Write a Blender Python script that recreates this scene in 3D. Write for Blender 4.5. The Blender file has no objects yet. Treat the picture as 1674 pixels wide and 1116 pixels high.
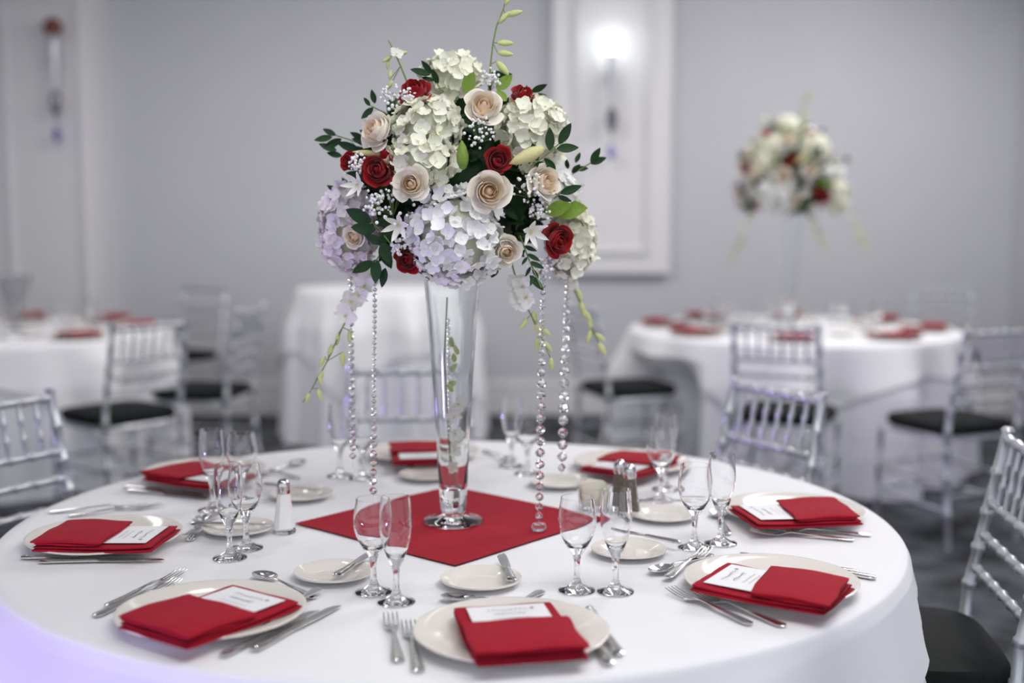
import bpy, math, random
import numpy as np
from mathutils import Vector, Matrix, Euler

SC = bpy.context.scene
COL = SC.collection
PI = math.pi
rng = random.Random(7)

# ------------------------------------------------------------------ camera
CAM_H = 1.38
FPX = 2000.0
PITCH = math.atan(208 / FPX)
cam_d = bpy.data.cameras.new('camera')
cam = bpy.data.objects.new('camera', cam_d)
COL.objects.link(cam)
cam.location = (0, 0, CAM_H)
cam.rotation_euler = (PI / 2 - PITCH, 0, 0)
cam_d.sensor_width = 36
cam_d.lens = FPX / 1674 * 36
cam_d.clip_start = 0.05
cam_d.dof.use_dof = True
cam_d.dof.focus_distance = 2.18
cam_d.dof.aperture_fstop = 1.4
SC.camera = cam

# ------------------------------------------------------------------ light
world = bpy.data.worlds.new('daylight')
SC.world = world
world.use_nodes = True
world.node_tree.nodes['Background'].inputs[0].default_value = (0.84, 0.90, 1.0, 1)
world.node_tree.nodes['Background'].inputs[1].default_value = 0.95
vs = SC.view_settings
vs.view_transform = 'Standard'
vs.look = 'None'
vs.gamma = 1
vs.use_curve_mapping = False
vs.exposure = 0.0


def area(name, loc, target, size, power, color=(1, 1, 1), sy=None):
    d = bpy.data.lights.new(name, 'AREA')
    d.energy = power
    d.color = color
    d.size = size
    if sy:
        d.shape = 'RECTANGLE'
        d.size_y = sy
    o = bpy.data.objects.new(name, d)
    COL.objects.link(o)
    o.location = loc
    v = Vector(target) - Vector(loc)
    o.rotation_euler = v.to_track_quat('-Z', 'Y').to_euler()
    return o


area('ceiling_lamp_back', (1.7, 4.3, 2.93), (0.5, 3.3, 0.7), 1.7, 68, (1.0, 0.98, 0.96))
area('ceiling_lamp_main', (0.4, 1.55, 2.93), (0.0, 2.3, 0.9), 1.7, 40, (1.0, 0.98, 0.96))
area('ceiling_lamp_wall', (2.1, 6.6, 2.93), (1.6, 7.2, 0.9), 1.4, 60, (1.0, 0.98, 0.96))
area('wall_fill_centre', (-0.7, 6.3, 2.93), (-0.7, 7.2, 0.9), 1.4, 46, (1.0, 0.98, 0.96))  # added fill light to brighten the middle of the back wall
area('ceiling_lamp_left', (-2.6, 6.0, 2.93), (-2.6, 6.2, 0.9), 0.9, 16, (1.0, 0.96, 0.98))
for dx_, dy_ in ((-1.1, 1.7), (1.5, 1.5), (-0.9, 3.9), (0.9, 3.1)):  # small intense lights added to put sparkle on glass, plates and cutlery
    area('glint_light', (dx_, dy_, 2.97), (dx_, dy_, 0), 0.16, 5, (1.0, 0.97, 0.94))
for nm, loc, tgt, pw in (('violet_uplight_front', (-2.6, 0.7, 0.25), (-0.7, 1.6, 0.40), 5.5),
                         ('violet_uplight_back', (-3.0, 4.3, 0.2), (-1.4, 4.2, 0.7), 8)):
    area(nm, loc, tgt, 0.25, pw, (0.50, 0.32, 1.0)).data.spread = math.radians(62)

# ------------------------------------------------------------------ pixel -> place


def px(x, y, Y=None, z=None):
    dx = (x - 837) / FPX
    dy = -(y - 558) / FPX
    c, s = math.cos(PITCH), math.sin(PITCH)
    d = Vector((dx, c + s * dy, -s + c * dy))
    t = Y / d.y if Y is not None else (z - CAM_H) / d.z
    return Vector((0, 0, CAM_H)) + d * t


# ------------------------------------------------------------------ materials
MATS = {}


def mat(name, color, rough=0.5, metal=0.0, trans=0.0, ior=1.45, noise=None, bump=None, emit=None,
        sheen=0.0, sss=0.0, rand=0.0, spec=None, translucent=0.0):
    """noise=(scale, colour2, contrast)  bump=(scale, strength)"""
    if name in MATS:
        return MATS[name]
    m = bpy.data.materials.new(name)
    m.use_nodes = True
    nt = m.node_tree
    b = nt.nodes['Principled BSDF']
    b.inputs['Base Color'].default_value = (*color, 1)
    b.inputs['Roughness'].default_value = rough
    b.inputs['Metallic'].default_value = metal
    b.inputs['Transmission Weight'].default_value = trans
    b.inputs['IOR'].default_value = ior
    b.inputs['Sheen Weight'].default_value = sheen
    if spec is not None:
        b.inputs['Specular IOR Level'].default_value = spec
    if sss:
        b.inputs['Subsurface Weight'].default_value = sss
        b.inputs['Subsurface Radius'].default_value = (0.01, 0.008, 0.006)
    tc = nt.nodes.new('ShaderNodeTexCoord')
    col_out = None
    if noise:
        n = nt.nodes.new('ShaderNodeTexNoise')
        n.inputs['Scale'].default_value = noise[0]
        n.inputs['Detail'].default_value = 4
        nt.links.new(tc.outputs['Object'], n.inputs['Vector'])
        r = nt.nodes.new('ShaderNodeValToRGB')
        w = noise[2]
        r.color_ramp.elements[0].position = 0.5 - w
        r.color_ramp.elements[1].position = 0.5 + w
        r.color_ramp.elements[0].color = (*color, 1)
        r.color_ramp.elements[1].color = (*noise[1], 1)
        nt.links.new(n.outputs['Fac'], r.inputs['Fac'])
        col_out = r.outputs['Color']
    if rand:
        oi = nt.nodes.new('ShaderNodeObjectInfo')
        hs = nt.nodes.new('ShaderNodeHueSaturation')
        mr = nt.nodes.new('ShaderNodeMapRange')
        mr.inputs['To Min'].default_value = 1 - rand
        mr.inputs['To Max'].default_value = 1 + rand
        nt.links.new(oi.outputs['Random'], mr.inputs['Value'])
        nt.links.new(mr.outputs['Result'], hs.inputs['Value'])
        if col_out:
            nt.links.new(col_out, hs.inputs['Color'])
        else:
            hs.inputs['Color'].default_value = (*color, 1)
        col_out = hs.outputs['Color']
    if col_out:
        nt.links.new(col_out, b.inputs['Base Color'])
    if bump:
        n2 = nt.nodes.new('ShaderNodeTexNoise')
        n2.inputs['Scale'].default_value = bump[0]
        n2.inputs['Detail'].default_value = 3
        nt.links.new(tc.outputs['Object'], n2.inputs['Vector'])
        bp = nt.nodes.new('ShaderNodeBump')
        bp.inputs['Strength'].default_value = bump[1]
        bp.inputs['Distance'].default_value = 0.01
        nt.links.new(n2.outputs['Fac'], bp.inputs['Height'])
        nt.links.new(bp.outputs['Normal'], b.inputs['Normal'])
    if emit:
        b.inputs['Emission Color'].default_value = (*emit[0], 1)
        b.inputs['Emission Strength'].default_value = emit[1]
    if translucent:
        tr = nt.nodes.new('ShaderNodeBsdfTranslucent')
        tr.inputs[0].default_value = (*color, 1)
        if col_out:
            nt.links.new(col_out, tr.inputs[0])
        mx = nt.nodes.new('ShaderNodeMixShader')
        mx.inputs[0].default_value = translucent
        nt.links.new(b.outputs[0], mx.inputs[1])
        nt.links.new(tr.outputs[0], mx.inputs[2])
        nt.links.new(mx.outputs[0], nt.nodes['Material Output'].inputs['Surface'])
    MATS[name] = m
    return m


M_WALL = mat('grey_wall_paint', (0.545, 0.55, 0.585), 0.8, noise=(3, (0.565, 0.57, 0.605), 0.3))
M_PANEL = mat('white_panel_paint', (0.74, 0.73, 0.75), 0.6, noise=(4, (0.76, 0.75, 0.77), 0.3))
M_CEIL = mat('white_ceiling_paint', (0.75, 0.75, 0.76), 0.9, noise=(5, (0.77, 0.77, 0.78), 0.3))
M_CARPET = mat('charcoal_carpet', (0.020, 0.022, 0.025), 0.95, noise=(5.5, (0.105, 0.114, 0.13), 0.14), bump=(400, 0.5))
M_CLOTH = mat('white_tablecloth', (0.84, 0.84, 0.87), 0.85, noise=(9, (0.87, 0.87, 0.89), 0.3), bump=(7, 0.16), sheen=0.1)
M_CLOTH2 = mat('white_under_cloth', (0.80, 0.80, 0.85), 0.85, noise=(9, (0.83, 0.83, 0.88), 0.3), bump=(10, 0.1))
M_RED = mat('red_napkin_cotton', (0.33, 0.006, 0.019), 0.8, noise=(60, (0.38, 0.009, 0.025), 0.3), bump=(35, 0.15), sheen=0.05, spec=0.1)
M_CARD = mat('white_card', (0.86, 0.86, 0.88), 0.6, noise=(50, (0.88, 0.88, 0.90), 0.3))
M_INK = mat('grey_ink', (0.16, 0.15, 0.19), 0.7, noise=(80, (0.22, 0.21, 0.25), 0.3))
M_PLATE = mat('cream_porcelain', (0.80, 0.755, 0.70), 0.09, noise=(6, (0.82, 0.775, 0.72), 0.3))
M_STEEL = mat('polished_steel', (0.66, 0.65, 0.64), 0.14, 1.0, noise=(40, (0.72, 0.71, 0.70), 0.3))
M_GLASS = mat('clear_glass', (1, 1, 1), 0.0, trans=1.0, ior=1.46, noise=(30, (0.985, 0.99, 0.995), 0.4))
M_VASE = mat('clear_vase_glass', (0.97, 1, 0.99), 0.0, trans=1.0, ior=1.48, noise=(8, (0.985, 0.995, 0.99), 0.4))
M_CRYST = mat('cut_crystal', (1, 1, 1), 0.0, trans=1.0, ior=1.62, noise=(90, (0.98, 0.98, 1), 0.4))
M_VIOLET = mat('violet_crystal', (0.20, 0.14, 0.62), 0.1, trans=0.5, ior=1.6, noise=(20, (0.26, 0.2, 0.7), 0.3))
M_SALT = mat('white_salt', (0.86, 0.85, 0.85), 0.25, noise=(200, (0.9, 0.9, 0.9), 0.3))
M_PEPPER = mat('ground_pepper', (0.07, 0.055, 0.045), 0.25, noise=(300, (0.2, 0.17, 0.14), 0.2))
M_SILVER = mat('silver_chair_lacquer', (0.55, 0.57, 0.60), 0.33, 0.6, noise=(30, (0.62, 0.64, 0.66), 0.3))
M_BLACK = mat('black_cushion_vinyl', (0.008, 0.010, 0.010), 0.7, noise=(60, (0.014, 0.016, 0.016), 0.3), bump=(120, 0.1), spec=0.12)
M_WOOD = mat('table_plywood', (0.33, 0.22, 0.12), 0.6, noise=(12, (0.4, 0.28, 0.16), 0.3))
M_IRON = mat('dark_table_leg', (0.05, 0.05, 0.05), 0.5, 0.5, noise=(30, (0.07, 0.07, 0.07), 0.3))
# flowers
M_REDROSE = mat('red_rose_petal', (0.33, 0.002, 0.006), 0.62, noise=(40, (0.45, 0.006, 0.012), 0.25), spec=0.25, sheen=0.2, translucent=0.15)
M_CREAM = mat('cream_rose_petal', (0.96, 0.90, 0.78), 0.6, noise=(30, (0.97, 0.93, 0.85), 0.25), translucent=0.15)
M_PEACH = mat('peach_rose_heart', (0.95, 0.77, 0.58), 0.6, noise=(30, (0.97, 0.83, 0.67), 0.25), translucent=0.25)
M_HYD = mat('white_hydrangea_petal', (0.92, 0.92, 0.89), 0.65, noise=(22, (0.95, 0.95, 0.94), 0.2), rand=0.05, translucent=0.12)
M_HYDG = mat('ivory_hydrangea_petal', (0.86, 0.87, 0.66), 0.65, noise=(18, (0.95, 0.94, 0.86), 0.16), rand=0.06, translucent=0.12)
M_HYDL = mat('lilac_white_hydrangea_petal', (0.84, 0.76, 0.82), 0.65, noise=(18, (0.90, 0.87, 0.88), 0.2), rand=0.05, translucent=0.12)
M_HCORE = mat('hydrangea_heart', (0.66, 0.68, 0.50), 0.8, noise=(30, (0.74, 0.75, 0.60), 0.3))
M_LEAF = mat('dark_ruscus_leaf', (0.010, 0.036, 0.012), 0.55, noise=(30, (0.024, 0.065, 0.022), 0.2), rand=0.25, spec=0.25)
M_LEAF2 = mat('fresh_green_leaf', (0.17, 0.30, 0.035), 0.5, noise=(20, (0.28, 0.42, 0.07), 0.25), translucent=0.2)
M_BUD = mat('lime_orchid_bud', (0.60, 0.68, 0.20), 0.5, noise=(25, (0.78, 0.81, 0.42), 0.2), translucent=0.2)
M_STEM = mat('green_stem', (0.14, 0.21, 0.05), 0.6, noise=(40, (0.2, 0.28, 0.08), 0.3))
M_ORCH = mat('white_orchid_petal', (0.91, 0.90, 0.82), 0.55, noise=(30, (0.94, 0.93, 0.88), 0.25), translucent=0.15)
M_GYP = mat('gypsophila_white', (0.88, 0.87, 0.86), 0.8, noise=(100, (0.92, 0.92, 0.92), 0.3))
M_LILY = mat('pale_yellow_lily_bud', (0.74, 0.68, 0.27), 0.55, noise=(15, (0.84, 0.80, 0.46), 0.25), translucent=0.2)
M_GLOBE = mat('lit_globe', (1, 1, 1), 0.3, noise=(5, (0.98, 1, 1), 0.3), emit=((0.92, 1.0, 0.98), 6.0))
M_BRONZE = mat('unlit_bronze_globe', (0.17, 0.06, 0.05), 0.22, 0.55, noise=(8, (0.24, 0.09, 0.07), 0.3))
M_FROST = mat('frosted_sconce_glass', (0.60, 0.61, 0.64), 0.3, 0.35, noise=(12, (0.68, 0.69, 0.72), 0.3))
M_SMOKE = mat('smoky_crystal', (0.14, 0.13, 0.16), 0.12, 0.3, noise=(12, (0.2, 0.19, 0.23), 0.3))
M_TINT = mat('grey_tinted_glass', (0.62, 0.62, 0.65), 0.05, trans=0.75, ior=1.45, noise=(8, (0.66, 0.66, 0.69), 0.4))
M_SUGAR = mat('cream_sugar_packet', (0.80, 0.77, 0.62), 0.7, noise=(30, (0.86, 0.84, 0.74), 0.3))

# ------------------------------------------------------------------ geometry helpers


class MB:
    """collects vertices and faces; each face has a material slot index"""

    def __init__(self):
        self.v, self.f, self.m = [], [], []

    def add(self, verts, faces, slot=0, M=None):
        o = len(self.v)
        if M is not None:
            verts = [M @ Vector(p) for p in verts]
        self.v.extend([tuple(p) for p in verts])
        self.f.extend([tuple(i + o for i in f) for f in faces])
        self.m.extend([slot] * len(faces))
        return self

    def merge(self, other, M=None, slot=None):
        o = len(self.v)
        if M is None:
            self.v.extend(other.v)
        else:
            a = np.array(other.v) @ np.array(M.to_3x3()).T + np.array(M.translation)
            self.v.extend(map(tuple, a.tolist()))
        self.f.extend([tuple(i + o for i in f) for f in other.f])
        self.m.extend(other.m if slot is None else [slot] * len(other.f))
        return self

    def box(self, x0, x1, y0, y1, z0, z1, slot=0, M=None):
        v = [(x, y, z) for z in (z0, z1) for y in (y0, y1) for x in (x0, x1)]
        f = [(0, 2, 3, 1), (4, 5, 7, 6), (0, 1, 5, 4), (2, 6, 7, 3), (0, 4, 6, 2), (1, 3, 7, 5)]
        return self.add(v, f, slot, M)

    def grid(self, fn, nu, nv, slot=0, M=None, close_u=False):
        v, f = [], []
        cu = nu if close_u else nu + 1
        for j in range(nv + 1):
            for i in range(cu):
                v.append(fn(i / nu, j / nv))
        for j in range(nv):
            for i in range(nu):
                a = j * cu + i
                b = j * cu + (i + 1) % cu
                f.append((a, b, b + cu, a + cu))
        return self.add(v, f, slot, M)

    def lathe(self, prof, n=24, slot=0, M=None, cap0=False, cap1=False, wob=None):
        v, f = [], []
        for (r, z) in prof:
            for i in range(n):
                a = 2 * PI * i / n
                k = wob(a, z) if wob else 1.0
                v.append((r * k * math.cos(a), r * k * math.sin(a), z))
        for j in range(len(prof) - 1):
            for i in range(n):
                a, b = j * n + i, j * n + (i + 1) % n
                f.append((a, b, b + n, a + n))
        if cap0:
            f.append(tuple(range(n - 1, -1, -1)))
        if cap1:
            o = (len(prof) - 1) * n
            f.append(tuple(o + i for i in range(n)))
        return self.add(v, f, slot, M)

    def tube(self, pts, radii, n=8, slot=0, M=None, flat=None):
        """pts list of points, radii scalar/list; flat=(axis_vector, k) squashes along that axis"""
        P = [Vector(p) for p in pts]
        if not hasattr(radii, '__len__'):
            radii = [radii] * len(P)
        v, f = [], []
        prev = None
        for k, p in enumerate(P):
            t = (P[min(k + 1, len(P) - 1)] - P[max(k - 1, 0)])
            if t.length < 1e-9:
                t = Vector((0, 0, 1))
            t.normalize()
            if prev is None:
                ref = Vector((1, 0, 0)) if abs(t.x) < 0.8 else Vector((0, 1, 0))
                a = t.cross(ref).normalized()
            else:
                a = (prev - t * prev.dot(t))
                a = a.normalized() if a.length > 1e-6 else t.orthogonal().normalized()
            prev = a
            b = t.cross(a)
            for i in range(n):
                th = 2 * PI * i / n
                v.append(p + (a * math.cos(th) + b * math.sin(th)) * radii[k])
        for j in range(len(P) - 1):
            for i in range(n):
                q, r = j * n + i, j * n + (i + 1) % n
                f.append((q, r, r + n, q + n))
        f.append(tuple(range(n - 1, -1, -1)))
        o = (len(P) - 1) * n
        f.append(tuple(o + i for i in range(n)))
        return self.add(v, f, slot, M)

    def ribbon(self, st, n=8, slot=0, M=None):
        """stations along x: (x, y, z, half_width, half_thickness): a closed bar of oval section"""
        v, f = [], []
        for (x, y, z, w, t) in st:
            for i in range(n):
                a = 2 * PI * i / n + PI / n
                v.append((x, y + w * math.cos(a), z + t * math.sin(a)))
        for j in range(len(st) - 1):
            for i in range(n):
                q, r = j * n + i, j * n + (i + 1) % n
                f.append((q, r, r + n, q + n))
        f.append(tuple(range(n - 1, -1, -1)))
        o = (len(st) - 1) * n
        f.append(tuple(o + i for i in range(n)))
        return self.add(v, f, slot, M)

    def ball(self, c, r, nu=12, nv=8, slot=0, M=None, sx=1, sy=1, sz=1):
        prof = [(max(1e-5, math.sin(PI * j / nv)), -math.cos(PI * j / nv)) for j in range(nv + 1)]
        T = Matrix.Translation(c) @ Matrix.Diagonal((r * sx, r * sy, r * sz, 1))
        return self.lathe(prof, nu, slot, (M @ T) if M is not None else T)

    def mesh(self, name, mats, smooth=True, sharp=50):
        me = bpy.data.meshes.new(name)
        me.from_pydata(self.v, [], self.f)
        if not isinstance(mats, (list, tuple)):
            mats = [mats]
        for m in mats:
            me.materials.append(m)
        if len(mats) > 1:
            me.polygons.foreach_set('material_index', self.m)
        me.polygons.foreach_set('use_smooth', [smooth] * len(me.polygons))
        me.update()
        if smooth and sharp:
            me.set_sharp_from_angle(angle=math.radians(sharp))
        return me


def ob(name, me, parent=None, M=None):
    o = bpy.data.objects.new(name, me)
    COL.objects.link(o)
    if parent:
        o.parent = parent
    if M is not None:
        o.matrix_local = M
    return o


def tag(o, label, cat, group=None):
    o['label'] = label
    o['category'] = cat
    if group:
        o['group'] = group
    return o


def thing(name, label, cat, loc=(0, 0, 0), rz=0.0, group=None):
    o = bpy.data.objects.new(name, None)
    o.empty_display_size = 0.05
    COL.objects.link(o)
    o.location = loc
    o.rotation_euler = (0, 0, rz)
    return tag(o, label, cat, group)


def struct(name, mb, m, smooth=False, parent=None):
    o = ob(name, mb.mesh(name, m, smooth), parent)
    if parent is None:
        o['kind'] = 'structure'
    return o


def copy_tree(o, parent=None):
    c = o.copy()
    COL.objects.link(c)
    c.parent = parent
    for ch in list(o.children):
        copy_tree(ch, c)
    return c


def T(x, y, z):
    return Matrix.Translation((x, y, z))


def aim(d, spin=0.0):
    """rotation taking +Z to direction d"""
    q = Vector((0, 0, 1)).rotation_difference(Vector(d).normalized())
    return q.to_matrix().to_4x4() @ Matrix.Rotation(spin, 4, 'Z')


# ================================================================== THE ROOM
WY = 8.4      # back wall
XL, XR = -6.5, 3.42
ZC = 3.0
struct('floor', MB().box(XL - 0.1, XR + 0.1, -3, WY + 0.1, -0.1, 0), M_CARPET)
struct('ceiling', MB().box(XL - 0.1, XR + 0.1, -0.6, WY + 0.1, ZC, ZC + 0.1), M_CEIL)
struct('wall_back', MB().box(XL - 0.1, XR + 0.1, WY, WY + 0.1, 0, ZC), M_WALL)
struct('wall_right', MB().box(XR, XR + 0.1, 0.5, WY, 0, ZC), M_WALL)
struct('wall_left', MB().box(XL - 0.1, XL, 0.5, WY, 0, ZC), M_WALL)


def wx(p):
    return (p - 837) / FPX * WY


bb = MB().box(XL, XR, WY - 0.02, WY, 0, 0.20)
bb.box(XL, XR, WY - 0.028, WY, 0.20, 0.215).box(XL, XR, WY - 0.014, WY, 0.215, 0.235)
struct('baseboard_back', bb, M_PANEL)
bb = MB().box(XR - 0.02, XR, 0.5, WY - 0.03, 0, 0.20)
bb.box(XR - 0.028, XR, 0.5, WY - 0.03, 0.20, 0.215)
struct('baseboard_right', bb, M_PANEL)
cr = MB().box(XL, XR, WY - 0.05, WY, 2.852, 2.9).box(XL, XR, WY - 0.09, WY, 2.9, 2.96).box(XL, XR, WY - 0.12, WY, 2.96, 3.0)
struct('trim_crown', cr, M_PANEL)


def wall_panel(n, x0, x1, z0, inset):
    """white raised wall panel with a moulded frame"""
    e = bpy.data.objects.new('trim_panel_%d' % n, None)
    COL.objects.link(e)
    e['kind'] = 'structure'
    e.location = ((x0 + x1) / 2, WY, z0)
    w = (x1 - x0) / 2
    h = 2.85 - z0
    ob('panel_body', MB().box(-w, w, -0.08, -0.001, 0, h).mesh('panel_body', M_PANEL, False), e)
    fw = 0.035
    a = w - inset
    zt = h - 0.03
    zb = inset
    for (q0, q1, r0, r1) in ((-a, -a + fw, zb, zt), (a - fw, a, zb, zt), (-a + fw, a - fw, zt - fw, zt), (-a + fw, a - fw, zb, zb + fw)):
        ob('moulding', MB().box(q0, q1, -0.10, -0.08, r0, r1).box(q0 + 0.01, q1 - 0.01, -0.108, -0.1, r0 + 0.01, r1 - 0.01).mesh('moulding', M_PANEL, False), e)
    ob('edge_trim', MB().box(-w - 0.012, -w, -0.092, -0.001, 0, h).mesh('edge_trim', M_PANEL, False), e)
    ob('edge_trim', MB().box(w, w + 0.012, -0.092, -0.001, 0, h).mesh('edge_trim', M_PANEL, False), e)
    return e


wall_panel(1, wx(905), wx(1090), 0.98, 0.13)
wall_panel(2, wx(0) - 0.02, wx(185), 0.24, 0.13)


def sconce(label, xp, yball, lit):
    p = px(xp, yball, Y=WY - 0.2)
    t = thing('wall_sconce', label, 'wall lamp', (p.x, p.y, p.z))
    ob('globe', MB().ball((0, 0, 0), 0.062 if not lit else 0.07, 20, 14).mesh('globe', M_GLOBE if lit else M_BRONZE), t)
    ob('stem', MB().lathe([(0.001, -0.43), (0.016, -0.42), (0.022, -0.36), (0.034, -0.16), (0.042, -0.07), (0.03, -0.05), (0.001, -0.045)], 16).mesh('stem', M_FROST), t)
    ob('crystal_collar', MB().lathe([(0.001, -0.60), (0.012, -0.58), (0.036, -0.50), (0.036, -0.45), (0.014, -0.405), (0.001, -0.40)], 8).mesh('crystal_collar', M_SMOKE, False), t)
    ob('drop_chain', MB().tube([(0, 0, -0.6), (0, 0, -0.67)], 0.003, 6).mesh('drop_chain', M_STEEL), t)
    ob('crystal_drop', MB().lathe([(0.001, -0.755), (0.018, -0.735), (0.027, -0.70), (0.014, -0.655), (0.001, -0.64)], 8).mesh('crystal_drop', M_VIOLET, False), t)
    ob('bracket', MB().box(-0.02, 0.02, 0, 0.1, -0.22, -0.18).lathe([(0.001, -0.11), (0.05, -0.11), (0.05, -0.1), (0.001, -0.1)], 16, M=T(0, 0.0, -0.2) @ Matrix.Rotation(PI / 2, 4, 'X')).mesh('bracket', M_FROST), t)
    return t


sconce('lit wall sconce with white glowing globe on the centre white panel', 1001, 72, True)
sconce('unlit wall sconce with dark bronze globe on the left white panel', 86, 44, False)

# ================================================================== TABLES
TZ = 0.75


def drape(R, ztop, cut, th0=0.0, nth=200, nr=14, nd=22, off=0.0, seed=1, amp=1.0, floor=None, flare=0.10, dents=()):
    """cloth over a round table: cut(theta) = cloth radius along theta"""
    r_ = random.Random(seed)
    ph = [r_.uniform(0, 2 * PI) for _ in range(6)]

    def F(a):
        return (0.55 * math.cos(13 * a + ph[0]) + 0.40 * math.cos(9 * a + ph[1]) + 0.30 * math.cos(21 * a + ph[2]) + 0.2 * math.cos(5 * a + ph[3]))
    er = 0.014
    v, f = [(0, 0, ztop)], []
    rings = []
    for j in range(1, nr + 1):
        rings.append([(R * j / nr) * 1.0] * nth)
    allr = []
    for j in range(nr):
        rr = (R - 0.002) * (j + 1) / nr
        allr.append([(rr * math.cos(2 * PI * i / nth), rr * math.sin(2 * PI * i / nth), ztop) for i in range(nth)])
    for k in (1, 2, 3):
        g = k / 3 * PI / 2
        allr.append([((R + off + er * math.sin(g)) * math.cos(2 * PI * i / nth), (R + off + er * math.sin(g)) * math.sin(2 * PI * i / nth),
                      ztop - er * (1 - math.cos(g))) for i in range(nth)])
    for k in range(1, nd + 1):
        ring = []
        for i in range(nth):
            a = 2 * PI * i / nth
            L = max(0.03, cut(a) - R)
            d = er + (L - er) * k / nd
            s = min(1.0, d / 0.26)
            rad = R + off + er + 2.0 * flare * min(d, 0.22) + 0.4 * flare * d + amp * 0.060 * F(a) * s ** 1.1 * (0.6 + 0.8 * d)
            for (da, dw, dd) in dents:
                q = abs((a - da + PI) % (2 * PI) - PI) / dw
                if q < 1:
                    rad -= dd * min(1, max(0, (d - 0.10) / 0.15)) * min(1, (1 - q) / 0.3)
            z = ztop - d
            if floor is not None:
                z = max(z, floor)
            ring.append((rad * math.cos(a), rad * math.sin(a), z))
        allr.append(ring)
    for ring in allr:
        v.extend(ring)
    for i in range(nth):
        f.append((0, 1 + i, 1 + (i + 1) % nth))
    for j in range(len(allr) - 1):
        for i in range(nth):
            a, b = 1 + j * nth + i, 1 + j * nth + (i + 1) % nth
            f.append((a, a + nth, b + nth, b))
    mb = MB()
    mb.add(v, f)
    return mb


def square_cut(half, rot):
    def c(a):
        b = a - rot
        return half / max(abs(math.cos(b)), abs(math.sin(b)))
    return c


def table(where, c, R, ztop, half, rot, seed, res=1.0, dents=(), amp=1.0):
    t = thing('round_table', 'round folding table hidden under white cloths, %s' % where, 'table', (c[0], c[1], 0))
    ob('table_top', MB().lathe([(0.001, ztop - 0.03), (R - 0.004, ztop - 0.03), (R, ztop - 0.026), (R, ztop - 0.010), (R - 0.004, ztop - 0.008), (0.001, ztop - 0.008)], 64).mesh('table_top', M_WOOD, False), t)
    for i in range(4):
        a = PI / 4 + i * PI / 2
        x, y = 0.62 * R * math.cos(a), 0.62 * R * math.sin(a)
        ob('leg', MB().tube([(x, y, 0), (x, y, ztop - 0.03)], 0.016, 10).mesh('leg', M_IRON), t)
    u = drape(R + 0.002, ztop - 0.004, lambda a: R + ztop - 0.012, nth=int(220 * res), nr=4, seed=seed, floor=0.003, dents=dents, amp=amp)
    tag(ob('under_tablecloth', u.mesh('under_tablecloth', M_CLOTH2), None, T(c[0], c[1], 0)),
        'floor-length white under cloth hanging in folds, %s' % where, 'tablecloth', 'white tablecloths')
    o = drape(R + 0.004, ztop, square_cut(half, rot), nth=int(260 * res), seed=seed, off=0.014, dents=dents, amp=amp)
    tag(ob('tablecloth', o.mesh('tablecloth', M_CLOTH), None, T(c[0], c[1], 0)),
        'square white overlay tablecloth laid on top, %s' % where, 'tablecloth', 'white tablecloths')


TC = Vector((-0.12, 2.485, 0))
TR = 0.868
table('main table in the foreground', TC, TR, TZ, 1.02, math.radians(-20), 3, 1.0,
      [(math.radians(a_), 0.42, d_) for a_, d_ in ((156, 0.15), (0, 0.18), (46, 0.28), (101, 0.16))])
T2 = Vector((1.55, 6.75, 0))
table('right background table with the second bouquet', T2, TR, TZ, 1.04, math.radians(30), 5, 0.8, [(math.radians(207), 0.42, 0.17)], amp=1.5)
T3 = Vector((-2.78, 6.6, 0))
table('left background table', T3, TR, TZ, 1.04, math.radians(10), 8, 0.8, [(math.radians(-20), 0.42, 0.06)], amp=1.5)
table('tall narrow table by the wall behind the vase', Vector((-0.80, 7.55, 0)), 0.50, 0.93, 0.86, math.radians(28), 11, 0.8)

TOPZ = TZ + 0.001

# ================================================================== CHAIRS


def ringed(p0, p1, r, rings, n=10):
    """bamboo-turned bar: a tube with little ring bumps"""
    a, b = Vector(p0), Vector(p1)
    L = (b - a).length
    st = [(0, r)]
    for s in rings:
        w = 0.006 / L
        st += [(s - 1.6 * w, r), (s - 0.8 * w, r * 1.28), (s + 0.8 * w, r * 1.28), (s + 1.6 * w, r)]
    st.append((1, r))
    return [a.lerp(b, s) for s, _ in st], [q for _, q in st]


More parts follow.
